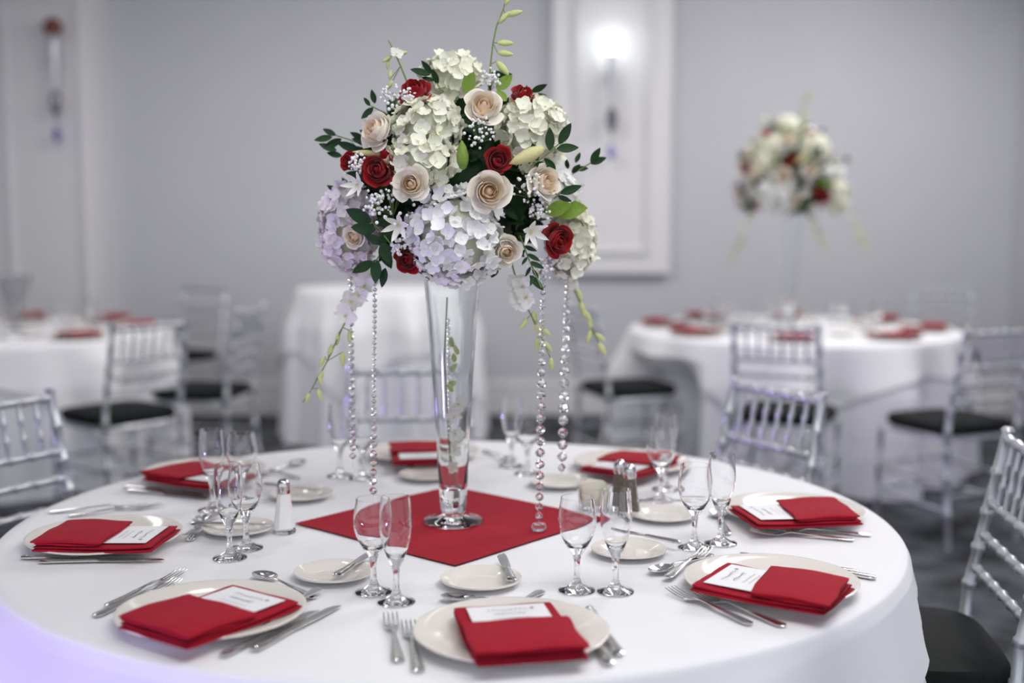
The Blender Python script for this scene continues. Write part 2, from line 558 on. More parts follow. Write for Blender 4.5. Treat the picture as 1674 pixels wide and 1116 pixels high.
def build_chair():
    e = thing('chiavari_chair', 'x', 'chair')
    for s in (-1, 1):
        mb = MB()
        P = [(s * 0.190, -0.235, 0), (s * 0.192, -0.205, 0.42), (s * 0.188, -0.212, 0.56), (s * 0.180, -0.280, 0.905)]
        pp, rr = [], []
        for a, b, rings in ((P[0], P[1], (0.35, 0.7, 0.97)), (P[1], P[2], (0.5,)), (P[2], P[3], (0.03, 0.27, 0.5, 0.76))):
            q, r = ringed(a, b, 0.0125, rings)
            pp += q[:-1]
            rr += r[:-1]
        pp += [Vector(P[3]), Vector((s * 0.1795, -0.2815, 0.915)), Vector((s * 0.1795, -0.282, 0.922))]
        rr += [0.0125, 0.0155, 0.010]
        mb.tube(pp, rr, 10)
        ob('back_post', mb.mesh('back_post', M_SILVER), e)
        mb = MB()
        q, r = ringed((s * 0.200, 0.195, 0), (s * 0.196, 0.185, 0.455), 0.0125, (0.3, 0.62, 0.95))
        mb.tube(q, r, 10)
        ob('leg', mb.mesh('leg', M_SILVER), e)
        for z in (0.16, 0.27):
            q, r = ringed((s * 0.191, -0.225 + z * 0.05, z), (s * 0.198, 0.19, z), 0.008, (0.3, 0.7))
            ob('stretcher', MB().tube(q, r, 8).mesh('stretcher', M_SILVER), e)
    yb = {0.897: -0.2784, 0.755: -0.2504, 0.685: -0.2366, 0.612: -0.2222}
    for z, y in yb.items():
        xx = 0.186
        q, r = ringed((-xx, y, z), (xx, y, z), 0.0105 if z > 0.8 else 0.0095, (0.08, 0.25, 0.42, 0.58, 0.75, 0.92))
        ob('top_rail' if z > 0.8 else 'back_rail', MB().tube(q, r, 8).mesh('back_rail', M_SILVER), e)
    sp = None
    for i in range(6):
        x = -0.18 + 0.36 * (i + 1) / 7
        if sp is None:
            q, r = ringed((0, -0.2504, 0.755), (0, -0.2784, 0.897), 0.0062, (0.33, 0.66))
            sp = MB().tube(q, r, 8).mesh('spindle', M_SILVER)
        ob('spindle', sp, e, T(x, 0, 0))
    for y, z in ((0.19, 0.18), (-0.222, 0.22), (0.19, 0.29)):
        q, r = ringed((-0.195, y, z), (0.195, y, z), 0.008, (0.25, 0.5, 0.75))
        ob('stretcher', MB().tube(q, r, 8).mesh('stretcher', M_SILVER), e)

    def sq(r0, r1, z0, z1, n=4.5, N=40, bulge=0.0):
        mb = MB()

        def pt(a, kx, ky, z):
            c, s = math.cos(a), math.sin(a)
            d = (abs(c) ** n + abs(s) ** n) ** (-1 / n)
            return (kx * d * c, ky * d * s - 0.01, z)
        prof = [(0.9, z0), (1.0, z0 + 0.008), (1.0, z1 - 0.012), (0.965, z1), (0.6, z1 + bulge), (0.02, z1 + bulge * 1.3)]
        mb.grid(lambda u, v: pt(2 * PI * u, r0 * prof[round(v * 5)][0], r1 * prof[round(v * 5)][0], prof[round(v * 5)][1]), N, 5, close_u=True)
        mb.f.append(tuple(range(N - 1, -1, -1)))
        mb.m.append(0)
        return mb
    ob('seat_frame', sq(0.205, 0.205, 0.442, 0.468).mesh('seat_frame', M_SILVER), e)
    ob('cushion', sq(0.208, 0.212, 0.469, 0.512, bulge=0.010).mesh('cushion', M_BLACK), e)
    return e


CH0 = build_chair()
_used = [False]


def chair(label, x, y, deg, group):
    """deg = heading of the chair's front measured from +Y, anticlockwise"""
    o = CH0 if not _used[0] else copy_tree(CH0)
    _used[0] = True
    o.location = (x, y, 0)
    o.rotation_euler = (0, 0, math.radians(deg))
    tag(o, label, 'chair', group)


GM, GR, GL = 'chairs at the main table', 'chairs at the right background table', 'chairs at the left background table'
chair('silver chair at the left edge, beside the main table', -1.075, 2.91, -121, GM)
chair('silver chair with black seat at the right edge, beside the main table', 0.775, 2.465, 84, GM)
chair('silver chair tucked behind the right side of the main table', 0.47, 3.16, 118, GM)
chair('silver chair behind the vase at the back of the main table', -0.315, 3.46, 180, GM)
chair('silver chair pulled out, directly in front of the right background table', 1.24, 5.46, -24, GR)
chair('silver chair by the right frame edge, at the right background table', 1.88, 5.23, 24, GR)
chair('silver chair left of the right background table, seat facing right', 0.61, 6.26, -70, GR)
chair('silver chair on the far side of the right background table', 2.75, 7.75, 165, GR)
chair('silver chair nearest the camera at the left background table', -1.78, 5.456, 50, GL)
chair('silver chair seen side-on at the right of the left background table', -1.58, 6.15, 82, GL)
chair('silver chair farthest back, near the wall by the left background table', -2.13, 7.67, 150, GL)

# ================================================================== TABLEWARE (prototypes)


def wine_profile(H, rb, rrim, foot, bowl_z0):
    """closed profile (outer, then inner) of a stemmed glass"""
    o = [(0.0005, 0.0), (foot, 0.0005), (foot, 0.0022), (foot * 0.62, 0.0055), (0.0085, 0.0125), (0.0052, 0.022), (0.0044, bowl_z0 * 0.55),
         (0.0052, bowl_z0 * 0.8), (0.0085, bowl_z0 * 0.96)]
    n = 9
    for k in range(n + 1):
        t = k / n
        z = bowl_z0 + (H - bowl_z0) * t
        if t < 0.58:
            r = 0.010 + (rb - 0.010) * math.sin(PI / 2 * t / 0.58) ** 0.9
        else:
            r = rb + (rrim - rb) * ((t - 0.58) / 0.42) ** 1.4
        o.append((r, z))
    inner = []
    th = 0.0011
    for (r, z) in reversed(o[9:]):
        if z > bowl_z0 + 0.012:
            inner.append((r - th, z if z < H else H))
    inner += [(0.012, bowl_z0 + 0.011), (0.0005, bowl_z0 + 0.009)]
    return o + inner


def facet(a, z):
    return 1 + (0.10 * math.cos(6 * a) if 0.012 < z < 0.058 else 0.0)


def glass_proto(H, rb, rrim, foot, bz):
    prof = wine_profile(H, rb, rrim, foot, bz)
    return MB().lathe(prof, 36, wob=facet).mesh('wine_glass', M_GLASS)


ME_WINE = glass_proto(0.160, 0.0325, 0.0275, 0.031, 0.066)
ME_FLUTE = glass_proto(0.175, 0.0265, 0.0235, 0.031, 0.066)


def plate_mesh(R, h, well, name):
    prof = [(0.0005, 0.003), (well * 0.7, 0.003), (well * 0.72, 0.0), (well * 0.76, 0.0), (well * 0.80, 0.0035), (well * 1.0, h * 0.42),
            (R * 0.9, h * 0.74), (R * 0.99, h - 0.0035), (R, h - 0.001), (R * 0.992, h), (R * 0.97, h * 0.98), (R * 0.88, h * 0.86), (well * 1.06, h * 0.60),
            (well * 0.97, h * 0.42), (well * 0.9, h * 0.32), (well * 0.6, h * 0.30), (0.0005, h * 0.30)]
    return MB().lathe(prof, 64).mesh(name, M_PLATE)


ME_PLATE = plate_mesh(0.146, 0.021, 0.098, 'dinner_plate')
ME_BREAD = plate_mesh(0.070, 0.014, 0.046, 'bread_plate')


def fork_proto():
    e = bpy.data.objects.new('p', None)
    hd = MB().ribbon([(0.0, 0, 0.0035, 0.004, 0.0015), (0.004, 0, 0.0036, 0.0088, 0.002), (0.012, 0, 0.0036, 0.0100, 0.0022), (0.05, 0, 0.0055, 0.0068, 0.002), (0.09, 0, 0.0085, 0.0042, 0.0018),
                      (0.118, 0, 0.0100, 0.0034, 0.0018), (0.132, 0, 0.0075, 0.0045, 0.0015)])
    hd.ribbon([(0.006, 0, 0.0056, 0.0025, 0.0006), (0.05, 0, 0.0074, 0.0022, 0.0006), (0.085, 0, 0.0100, 0.0012, 0.0005)])
    th = MB().ribbon([(0.128, 0, 0.008, 0.0045, 0.0014), (0.137, 0, 0.0058, 0.0095, 0.0012), (0.146, 0, 0.0044, 0.0122, 0.0011), (0.152, 0, 0.0042, 0.0125, 0.0011)])
    for i in range(4):
        y = -0.0102 + i * 0.0068
        th.ribbon([(0.150, y, 0.0042, 0.0019, 0.0011), (0.17, y, 0.0052, 0.0018, 0.0010), (0.19, y, 0.0085, 0.0015, 0.0009), (0.198, y, 0.0105, 0.0007, 0.0006)], 6)
    return [('handle', hd.mesh('handle', M_STEEL)), ('fork_head', th.mesh('fork_head', M_STEEL))]


def knife_proto(L=0.225):
    hd = MB().ribbon([(0.0, 0, 0.004, 0.004, 0.002), (0.004, 0, 0.004, 0.0090, 0.0034), (0.014, 0, 0.004, 0.0098, 0.0038), (0.06, 0, 0.004, 0.0072, 0.0034), (L * 0.42, 0, 0.0042, 0.0056, 0.0034), (L * 0.45, 0, 0.0042, 0.0066, 0.0036), (L * 0.47, 0, 0.004, 0.0058, 0.003)])
    bl = MB().ribbon([(L * 0.46, 0, 0.004, 0.0058, 0.0022), (L * 0.5, 0.0, 0.004, 0.0082, 0.0013), (L * 0.7, 0.0006, 0.004, 0.0096, 0.0011), (L * 0.9, 0.0008, 0.004, 0.0094, 0.0010), (L * 0.965, -0.0012, 0.004, 0.0066, 0.0009), (L, -0.0045, 0.004, 0.0014, 0.0006)])
    return [('handle', hd.mesh('handle', M_STEEL)), ('blade', bl.mesh('blade', M_STEEL))]


def spoon_proto():
    hd = MB().ribbon([(0.0, 0, 0.0035, 0.004, 0.0015), (0.004, 0, 0.0036, 0.0085, 0.002), (0.012, 0, 0.0036, 0.0096, 0.0022), (0.05, 0, 0.0055, 0.0066, 0.002), (0.09, 0, 0.0085, 0.0040, 0.0018),
                      (0.115, 0, 0.0095, 0.0032, 0.0018), (0.128, 0, 0.0072, 0.004, 0.0015)])
    bw = MB()

    def bowl(dz):
        def fn(u, v):
            a = 2 * PI * u
            w = 0.019 * (1 + 0.12 * math.cos(a))
            x = 0.151 + 0.029 * v * math.cos(a)
            y = w * v * math.sin(a) * (1.0 - 0.12 * math.cos(a))
            return (x, y, 0.0035 + 0.0062 * v * v - dz)
        return fn
    bw.grid(bowl(0.0), 24, 6, close_u=True)
    n0 = len(bw.v)
    bw.grid(bowl(0.0012), 24, 6, close_u=True)
    for i in range(24):
        a, b = 6 * 24 + i, 6 * 24 + (i + 1) % 24
        bw.f.append((a, b, n0 + b, n0 + a))
        bw.m.append(0)
    return [('handle', hd.mesh('handle', M_STEEL)), ('spoon_bowl', bw.mesh('spoon_bowl', M_STEEL))]


PROTO = {'fork': fork_proto(), 'table_knife': knife_proto(0.225), 'butter_knife': knife_proto(0.165), 'dessert_spoon': spoon_proto()}


def cutlery(kind, label, a, b, group, z=TOPZ, cat=None, dz=0.0, center=False, tilt=0.0):
    """lay a piece with its handle end at pixel a pointing to pixel b; or the tip at b when center"""
    p = px(a[0], a[1], z=z + 0.004)
    q = px(b[0], b[1], z=z + 0.004)
    ang = math.atan2(q.y - p.y, q.x - p.x)
    L = {'fork': 0.198, 'table_knife': 0.225, 'butter_knife': 0.165, 'dessert_spoon': 0.18}[kind]
    if center:        # tip wins
        d = (q - p).normalized()
        p = q - d * L
    e = thing(kind, label, cat or {'fork': 'fork', 'table_knife': 'knife', 'butter_knife': 'butter knife', 'dessert_spoon': 'spoon'}[kind], (p.x, p.y, z + dz), 0, group)
    e.rotation_euler = (0, tilt, ang)
    for nm, me in PROTO[kind]:
        ob(nm, me, e)
    return e


# folded napkin: local x = away from the seat (-) to the seat (+): pocket half at +x
NL, NW = 0.222, 0.158


def slab(x0, x1, w, z0, z1, skew=0.0, nx=14, seed=0, wav=0.0025, taper=1.0, lift=0.0):
    """a soft folded cloth layer: rounded oval section along y, wavy along x"""
    r_ = random.Random(seed)
    p = [r_.uniform(0, 6.28) for _ in range(4)]
    mb = MB()
    n = 28

    def fn(u, v):
        # ring around section (y,z) = u ; station along x = v
        a = 2 * PI * u
        c, s = math.cos(a), math.sin(a)
        e = 6
        d = (abs(c) ** e + abs(s) ** e) ** (-1 / e)
        yy, zz = c * d, s * d
        ends = min(1.0, min(v, 1 - v) * 9 + 0.35)
        hw = w / 2
        x = x0 + (x1 - x0) * v + skew * yy + wav * 0.8 * math.sin(5 * yy + p[0]) * (1 if v > 0.5 else -1)
        y = hw * yy * (1 - (1 - ends) * 0.03) + wav * math.sin(7 * v + p[1])
        z = (z0 + z1) / 2 + (z1 - z0) / 2 * zz * (0.5 + 0.5 * ends) + wav * (0.5 * math.sin(6 * v + p[2]) + 0.4 * math.sin(4 * yy + p[3])) * (0.3 + 0.7 * max(zz, 0)) + lift * max(0, -(2 * v - 1)) ** 2
        return (x, y, z)
    mb.grid(fn, n, nx, close_u=True)
    mb.f.append(tuple(range(n - 1, -1, -1)))
    o = nx * n
    mb.f.append(tuple(o + i for i in range(n)))
    mb.m += [0, 0]
    return mb


def napkin_parts(skew, seed):
    h = NL / 2
    base = slab(-h, h, NW, 0.0, 0.0055, 0.0, seed=seed + 1, wav=0.0012, lift=0.003)
    mid = slab(-h + 0.004, h - 0.002, NW - 0.004, 0.0058, 0.0112, 0.0, seed=seed + 2, wav=0.0014, lift=0.004)
    pk = MB()
    pk.merge(slab(-0.018 + 0.006, h - 0.003, NW - 0.003, 0.0120, 0.0175, skew, seed=seed + 3, wav=0.0016))
    pk.merge(slab(-0.018, h + 0.001, NW + 0.001, 0.0165, 0.0235, skew, seed=seed + 4, wav=0.0022))
    return [('bottom_fold', base.mesh('bottom_fold', M_RED)), ('middle_fold', mid.mesh('middle_fold', M_RED)), ('pocket_fold', pk.mesh('pocket_fold', M_RED))]


NAPS = [napkin_parts(0.0, 3), napkin_parts(0.010, 17), napkin_parts(-0.010, 29)]


def squiggle(x0, y0, L, h, n, seed, w=0.0006):
    r_ = random.Random(seed)
    pts = []
    N = n * 6
    ph = r_.uniform(0, 6)
    for k in range(N + 1):
        t = k / N
        pts.append((x0 + h * 0.5 * math.sin(2 * PI * n * t + ph) * (0.6 + 0.4 * math.sin(9 * t + ph)), y0 - L / 2 + L * t + h * 0.25 * math.cos(2 * PI * n * t)))
    v, f = [], []
    for k, (x, y) in enumerate(pts):
        v += [(x - w, y, 0), (x + w, y + w, 0)]
    for k in range(N):
        f.append((2 * k, 2 * k + 1, 2 * k + 3, 2 * k + 2))
    return v, f


def card_parts():
    body = MB().box(-0.052, 0.045, -0.060, 0.060, 0, 0.0007)
    ink = MB()
    for (x, L, h, n, sd) in ((-0.030, 0.062, 0.010, 9, 1), (-0.014, 0.050, 0.008, 8, 2), (0.002, 0.058, 0.004, 12, 3), (0.012, 0.05, 0.003, 12, 4)):
        v, f = squiggle(x, 0.0, L, h, n, sd, 0.0007 if h > 0.005 else 0.0004)
        ink.add(v, f, M=T(0, 0, 0.0010))
    heart = [(0.004 * (math.sin(a) ** 3) - 0.034, 0.038 + 0.0035 * math.cos(a), 0.0010) for a in [2 * PI * i / 12 for i in range(12)]]
    ink.add(heart, [tuple(range(12))])
    return body.mesh('menu_card', M_CARD, False), ink.mesh('lettering', M_INK, False)


ME_CARD, ME_INK = card_parts()
GN = 'folded red napkins on the main table'


def napkin(where, c, ang, z, kind, group, card=True, cardgroup=None):
    t = thing('folded_napkin', 'folded red napkin with pocket, %s' % where, 'napkin', (c[0], c[1], z), ang, group)
    for nm, me in NAPS[kind]:
        ob(nm, me, t)
    if card:
        k = ob('menu_card', ME_CARD, None, T(c[0], c[1], 0) @ Matrix.Rotation(ang, 4, 'Z') @ T(-0.042, 0, z + 0.0152) @ Matrix.Rotation(0.02 + 0.0, 4, 'Y'))
        tag(k, 'white card on the red napkin, %s' % where, 'card', cardgroup)
        ob('lettering', ME_INK, k)


# ---- the eight settings of the main table
SET = [
    # where, plate px, napkin centre px, napkin heading (deg), napkin kind
    ('at the setting nearest the camera', (836, 1034), (845, 1028), -79, 0),
    ('at the front left setting', (346, 1001), (347, 1000), -126, 0),
    ('at the far left setting', (172, 878), (177, 876), 176, 0),
    ('at the back left setting', (335, 772), (330, 776), 150, 1),
    ('at the back setting behind the vase', (692, 740), (690, 740), 98, 0),
    ('at the back right setting', (1034, 757), (1030, 758), 57, 2),
    ('at the right setting', (1296, 836), (1298, 838), 10, 1),
    ('at the front right setting', (1260, 951), (1262, 956), -32, 2),
]
for w, pp, nn, ang, kd in SET:
    p = px(*pp, z=TOPZ + 0.012)
    o = ob('dinner_plate', ME_PLATE, None, T(p.x, p.y, TOPZ))
    tag(o, 'cream porcelain dinner plate under a red napkin, %s' % w, 'plate', 'dinner plates on the main table')
    q = px(*nn, z=TOPZ + 0.03)
    napkin(w, (q.x, q.y), math.radians(ang), TOPZ + 0.0185, kd, GN, True, 'lettered cards on the main table')

GB = 'bread plates on the main table'
BP = [('in front of the nearest setting', (786, 947)), ('left of the front wine glasses', (546, 936)), ('behind the left wine glasses', (390, 863)),
      ('behind the salt shaker', (493, 808)), ('left of the vase at the back', (700, 776)), ('behind the crystal strands at the back right', (915, 788)),
      ('behind the right flute and wine glass', (1085, 841)), ('beside the front right flute', (1028, 899))]
for w, pp in BP:
    p = px(*pp, z=TOPZ + 0.008)
    tag(ob('bread_plate', ME_BREAD, None, T(p.x, p.y, TOPZ)), 'small cream bread plate %s' % w, 'bread plate', GB)

GG = 'stemmed glasses on the main table'
GL_ = [
    ('wine', (611, 968), 'round wine glass, left one of the front pair before the red overlay'),
    ('flute', (648, 984), 'slim flute, right one of the front pair before the red overlay'),
    ('wine', (943, 965), 'round wine glass beside the red overlay, front right of the vase'),
    ('flute', (1006, 967), 'slim flute next to the front right wine glass'),
    ('flute', (376, 912), 'slim flute left of the salt shaker, nearer of the left glasses'),
    ('wine', (403, 896), 'round wine glass left of the salt shaker, behind a flute'),
    ('flute', (348, 834), 'slim flute in front of the back left napkin'),
    ('wine', (397, 826), 'round wine glass right of the back left napkin'),
    ('flute', (556, 778), 'slim flute at the back left, left of the crystal strands'),
    ('wine', (592, 782), 'round wine glass at the back left, behind the crystal strands'),
    ('flute', (836, 762), 'slim flute at the back, right of the vase'),
    ('wine', (862, 774), 'round wine glass at the back, right of the vase'),
    ('flute', (1088, 800), 'slim flute before the back right napkin, hindmost'),
    ('wine', (1080, 818), 'round wine glass before the back right napkin'),
    ('wine', (1135, 895), 'round wine glass left of the right flute'),
    ('flute', (1178, 888), 'slim flute left of the right red napkin'),
]
for k, pp, lab in GL_:
    p = px(*pp, z=TOPZ)
    o = ob('champagne_flute' if k == 'flute' else 'wine_glass', ME_FLUTE if k == 'flute' else ME_WINE, None, T(p.x, p.y, TOPZ) @ Matrix.Rotation(rng.random(), 4, 'Z'))
    tag(o, lab, 'glass', GG)

GC = 'steel cutlery on the main table'
C_ = cutlery
C_('fork', 'steel fork left of the nearest plate, outer one', (652, 1080), (637, 1002), GC)
C_('fork', 'steel fork left of the nearest plate, inner one', (685, 1096), (666, 1014), GC)
C_('table_knife', 'steel knife right of the nearest plate, outer one', (1013, 1070), (966, 998), GC)
C_('table_knife', 'steel knife right of the nearest plate, partly under its rim', (997, 1086), (958, 1030), GC)
C_('dessert_spoon', 'steel spoon behind the nearest plate, bowl to the left', (870, 988), (721, 977), GC, center=True)
C_('fork', 'steel fork behind the nearest plate, handle to the right', (886, 964), (846, 990), GC)
C_('butter_knife', 'short butter knife across the bread plate before the nearest setting', (837, 962), (820, 918), GC, dz=0.014)
C_('fork', 'steel fork above the front left plate, upper one', (174, 990), (297, 936), GC)
C_('fork', 'steel fork above the front left plate, lower one', (154, 1006), (292, 950), GC)
C_('table_knife', 'steel knife below the front left plate, right one', (413, 1062), (532, 1000), GC)
C_('table_knife', 'steel knife below the front left plate, left one', (363, 1071), (490, 1010), GC)
C_('dessert_spoon', 'steel spoon behind the front left plate', (520, 978), (418, 938), GC, center=True)
C_('fork', 'steel fork crossing a spoon behind the front left plate', (521, 966), (470, 1002), GC, dz=0.006)
C_('butter_knife', 'short butter knife on the bread plate left of the front glasses', (548, 954), (612, 912), GC, dz=0.014)
C_('table_knife', 'steel knife before the far left plate, inner one', (35, 910), (228, 908), GC)
C_('table_knife', 'steel knife before the far left plate, outer one', (64, 917), (258, 914), GC)
C_('dessert_spoon', 'steel spoon right of the far left plate, bowl upward', (308, 884), (334, 845), GC, center=True)
C_('fork', 'steel fork right of the far left plate, tines toward us', (352, 846), (306, 884), GC, center=True, dz=0.006)
C_('butter_knife', 'butter knife on the bread plate behind the left flute', (312, 866), (447, 869), GC, dz=0.014)
C_('fork', 'steel fork behind the far left plate, tines showing', (140, 832), (240, 826), GC, center=True)
C_('fork', 'steel fork behind the far left plate, tip beside another fork', (150, 838), (270, 825), GC, center=True)
C_('table_knife', 'steel knife in front of the back left plate, upper one', (203, 794), (318, 806), GC)
C_('table_knife', 'steel knife in front of the back left plate, lower one', (207, 800), (322, 812), GC)
C_('dessert_spoon', 'steel spoon right of the back left plate', (425, 776), (488, 757), GC)
C_('fork', 'steel fork right of the back left plate', (490, 780), (430, 768), GC)
C_('butter_knife', 'butter knife on the bread plate behind the salt shaker', (428, 800), (532, 812), GC, dz=0.014)
C_('butter_knife', 'butter knife on the bread plate left of the vase', (645, 752), (692, 786), GC, dz=0.014)
C_('dessert_spoon', 'steel spoon right of the vase at the back', (790, 735), (828, 750), GC)
C_('fork', 'steel fork in front of the front right plate, left one', (1228, 1019), (1094, 964), GC)
C_('fork', 'steel fork in front of the front right plate, right one', (1283, 1022), (1126, 966), GC)
C_('table_knife', 'steel knife behind the front right plate, longer showing end', (1432, 944), (1300, 920), GC)
C_('table_knife', 'steel knife behind the front right plate, farther one', (1404, 935), (1225, 906), GC)
C_('dessert_spoon', 'steel spoon left of the front right plate', (1165, 905), (1064, 938), GC, center=True)
C_('fork', 'steel fork crossing a spoon left of the front right plate', (1090, 948), (1163, 898), GC, dz=0.005)
C_('butter_knife', 'butter knife on the bread plate beside the front right flute', (1112, 898), (1022, 880), GC, dz=0.014)
C_('fork', 'steel fork in front of the right plate, upper one', (1424, 873), (1278, 866), GC)
C_('fork', 'steel fork in front of the right plate, lower one', (1396, 881), (1262, 872), GC)
C_('butter_knife', 'butter knife on the bread plate behind the right glasses', (1036, 829), (1132, 828), GC, dz=0.014)
C_('dessert_spoon', 'steel spoon between the right glasses and the right plate', (1190, 872), (1172, 838), GC)

# ---- overlay, shakers
ov = MB()


def ovf(u, v):
    x, y = (u - 0.5) * 0.455, (v - 0.5) * 0.455
    e = max(abs(u - 0.5), abs(v - 0.5)) * 2
    return (x + 0.002 * math.sin(14 * y), y + 0.002 * math.sin(12 * x + 1), 0.0012 + 0.0008 * math.sin(16 * x) * math.sin(13 * y) + 0.0012 * max(0, e - 0.93) / 0.07)


ov.grid(ovf, 26, 26)
n0 = len(ov.v)
ov.v += [(x, y, z - 0.0009) for (x, y, z) in ov.v[:n0]]
ov.f += [tuple(n0 + i for i in reversed(f)) for f in ov.f[:26 * 26]]
ov.m += [0] * (26 * 26)
o = ob('table_overlay', ov.mesh('table_overlay', M_RED), None, T(-0.123, 2.464, TOPZ + 0.0006) @ Matrix.Rotation(math.radians(48.5), 4, 'Z'))
tag(o, 'square red cloth laid cornerwise under the tall vase', 'overlay')


def shaker(label, p, fill, filled=0.8):
    t = thing('salt_shaker' if fill is M_SALT else 'pepper_shaker', label, 'shaker', (p.x, p.y, TOPZ))
    t.scale = (1.15, 1.15, 1.2)
    ob('glass_foot', MB().lathe([(0.0005, 0), (0.0185, 0), (0.0198, 0.003), (0.0190, 0.009), (0.0005, 0.009)], 8).mesh('glass_foot', M_GLASS, False), t)
    ob('filled_body', MB().lathe([(0.0005, 0.0092), (0.0186, 0.0092), (0.0110, 0.066), (0.0005, 0.066)], 10).mesh('filled_body', fill, False), t)
    ob('chrome_cap', MB().lathe([(0.0005, 0.0665), (0.0112, 0.0665), (0.0122, 0.070), (0.0112, 0.074), (0.0118, 0.078), (0.0105, 0.085), (0.006, 0.090), (0.0005, 0.0915)], 20).mesh('chrome_cap', M_STEEL), t)


shaker('white salt shaker with chrome cap at the left corner of the red overlay', px(465, 870, z=TOPZ), M_SALT)
shaker('pepper shaker with chrome cap at the back right, left one', px(1013, 833, z=TOPZ), M_PEPPER, 0.95)
shaker('pepper shaker with chrome cap at the back right, right one', px(1029, 842, z=TOPZ), M_PEPPER, 0.9)
p = px(968, 833, z=TOPZ)
t = thing('sugar_bowl', 'small glass bowl of cream sugar packets behind the front right glasses', 'bowl', (p.x, p.y, TOPZ))
ob('glass_bowl', MB().lathe([(0.0005, 0), (0.024, 0), (0.026, 0.004), (0.032, 0.05), (0.0305, 0.05), (0.0245, 0.006), (0.0005, 0.005)], 24).mesh('glass_bowl', M_GLASS), t)
for i in range(6):
    a = -0.5 + 0.2 * i
    ob('sugar_packet', MB().box(-0.018, 0.018, -0.0012, 0.0012, 0, 0.052).mesh('sugar_packet', M_SUGAR, False), t, T(0, -0.011 + 0.0045 * i, 0.012) @ Matrix.Rotation(0.25 * math.sin(5 * a), 4, 'Y') @ Matrix.Rotation(0.1 * math.sin(3 * i), 4, 'Z'))

# ================================================================== VASES AND FLOWERS
VX, VY = -0.120, 2.45
VTOP = TOPZ + 0.002 + 0.495


def vase_parts(parent):
    foot = [(0.0005, 0.0), (0.060, 0.0), (0.0615, 0.003), (0.0600, 0.006), (0.034, 0.010), (0.024, 0.014), (0.0225, 0.020), (0.0265, 0.027)]
    body = [(0.0285, 0.06), (0.034, 0.17), (0.0415, 0.30), (0.050, 0.42), (0.0565, 0.495)]
    inner = [(0.0530, 0.4955), (0.0465, 0.42), (0.038, 0.30), (0.0305, 0.17), (0.0255, 0.082), (0.019, 0.070), (0.0005, 0.067)]
    ob('vase_body', MB().lathe(foot + body + inner, 48).mesh('vase_body', M_VASE), parent)


vt = thing('trumpet_vase', 'tall clear trumpet vase on the red overlay carrying the large bouquet', 'vase', (VX, VY, TOPZ + 0.0035))
vase_parts(vt)
vt2 = thing('trumpet_vase', 'tall clear trumpet vase on the right background table', 'vase', (T2.x - 0.02, T2.y, TOPZ))
vase_parts(vt2)
vt2.scale = (1.1, 1.1, 1.26)

CX, CY, CZ = VX, VY, 1.438
EA, EB, EC = 0.275, 0.215, 0.245
BASE = Vector((VX, VY, VTOP))


def surf(x, y, k=0.8):
    P = px(x, y, Y=CY)
    for _ in range(3):
        dx, dz = P.x - CX, P.z - CZ
        r = (dx / EA) ** 2 + (dz / EC) ** 2
        dy = EB * math.sqrt(max(0.0, 1 - r)) * k
        P = px(x, y, Y=CY - dy)
    n = Vector((dx / EA ** 2, -max(dy, 0.02) / EB ** 2, dz / EC ** 2)).normalized()
    return P, n


PXM = 2.4 / FPX     # metres per pixel near the bouquet

# --- templates


def rose_petal(Rb, h, span, flare, curl, close=0.0):
    mb = MB()

    def fn(u, v):
        w = 0.35 + 0.65 * math.sin(PI * min(1, 0.18 + 0.62 * v)) ** 0.8
        s = 2 * u - 1
        ph = math.radians(span) / 2 * s * w
        r = Rb * (0.25 + 0.75 * math.sin(PI / 2 * min(1, 1.5 * v))) * (1 - close * v ** 2.2) + flare * v ** 3 * (1 - 0.25 * abs(s))
        z = h * v - curl * v ** 5 - 0.14 * h * s * s * v + 0.03 * math.sin(5 * s + Rb * 9) * v
        r *= 1 + 0.13 * s * v
        z += 0.05 * h * s * v
        return (r * math.cos(ph), r * math.sin(ph), z)
    return mb.grid(fn, 8, 6)


LAYERS = [(2, 0.22, 1.14, 220, 0.0, 0.0, 0.40), (3, 0.38, 1.20, 160, 0.02, 0.0, 0.30), (3, 0.52, 1.22, 150, 0.04, 0.01, 0.22), (4, 0.66, 1.20, 125, 0.06, 0.03, 0.15), (5, 0.78, 1.14, 100, 0.14, 0.08, 0.08), (4, 0.86, 1.00, 112, 0.26, 0.20, 0.0)]
PET = [rose_petal(*L[1:]) for L in LAYERS]
ROSECORE = MB().lathe([(0.02, 0.0), (0.2, 0.04), (0.30, 0.25), (0.20, 0.7), (0.10, 0.98), (0.02, 1.02)], 10)
for i in range(5):
    a = 2 * PI * i / 5
    ROSECORE.grid(lambda u, v: ((0.25 + 0.55 * v) * math.cos(a) - (u - .5) * .3 * math.sin(PI * (.1 + .9 * v)) * math.sin(a),
                                (0.25 + 0.55 * v) * math.sin(a) + (u - .5) * .3 * math.sin(PI * (.1 + .9 * v)) * math.cos(a), 0.02 + 0.3 * v * v), 2, 4, slot=1)


def flat_petal(L, w, cup, nu=4, nv=4, pointed=0.0):
    """a rounded petal growing along +x from the origin"""
    mb = MB()

    def fn(u, v):
        s = 2 * u - 1
        hw = w * (math.sin(PI * (0.08 + 0.80 * v ** 0.9)) ** (0.75 + pointed))
        if pointed:
            hw = w * math.sin(PI * min(1, 0.08 + 0.92 * v)) ** 0.8
        return (L * v * (1 - 0.08 * s * s), hw * s, cup * v * v * L + 0.10 * L * s * s * v)
    return mb.grid(fn, nu, nv)


def rosette(n, L, w, cup, pointed=0.0, nu=3, nv=3, slot=0):
    mb = MB()
    pt = flat_petal(L, w, cup, nu, nv, pointed)
    for i in range(n):
        mb.merge(pt, Matrix.Rotation(2 * PI * i / n, 4, 'Z'), slot)
    return mb


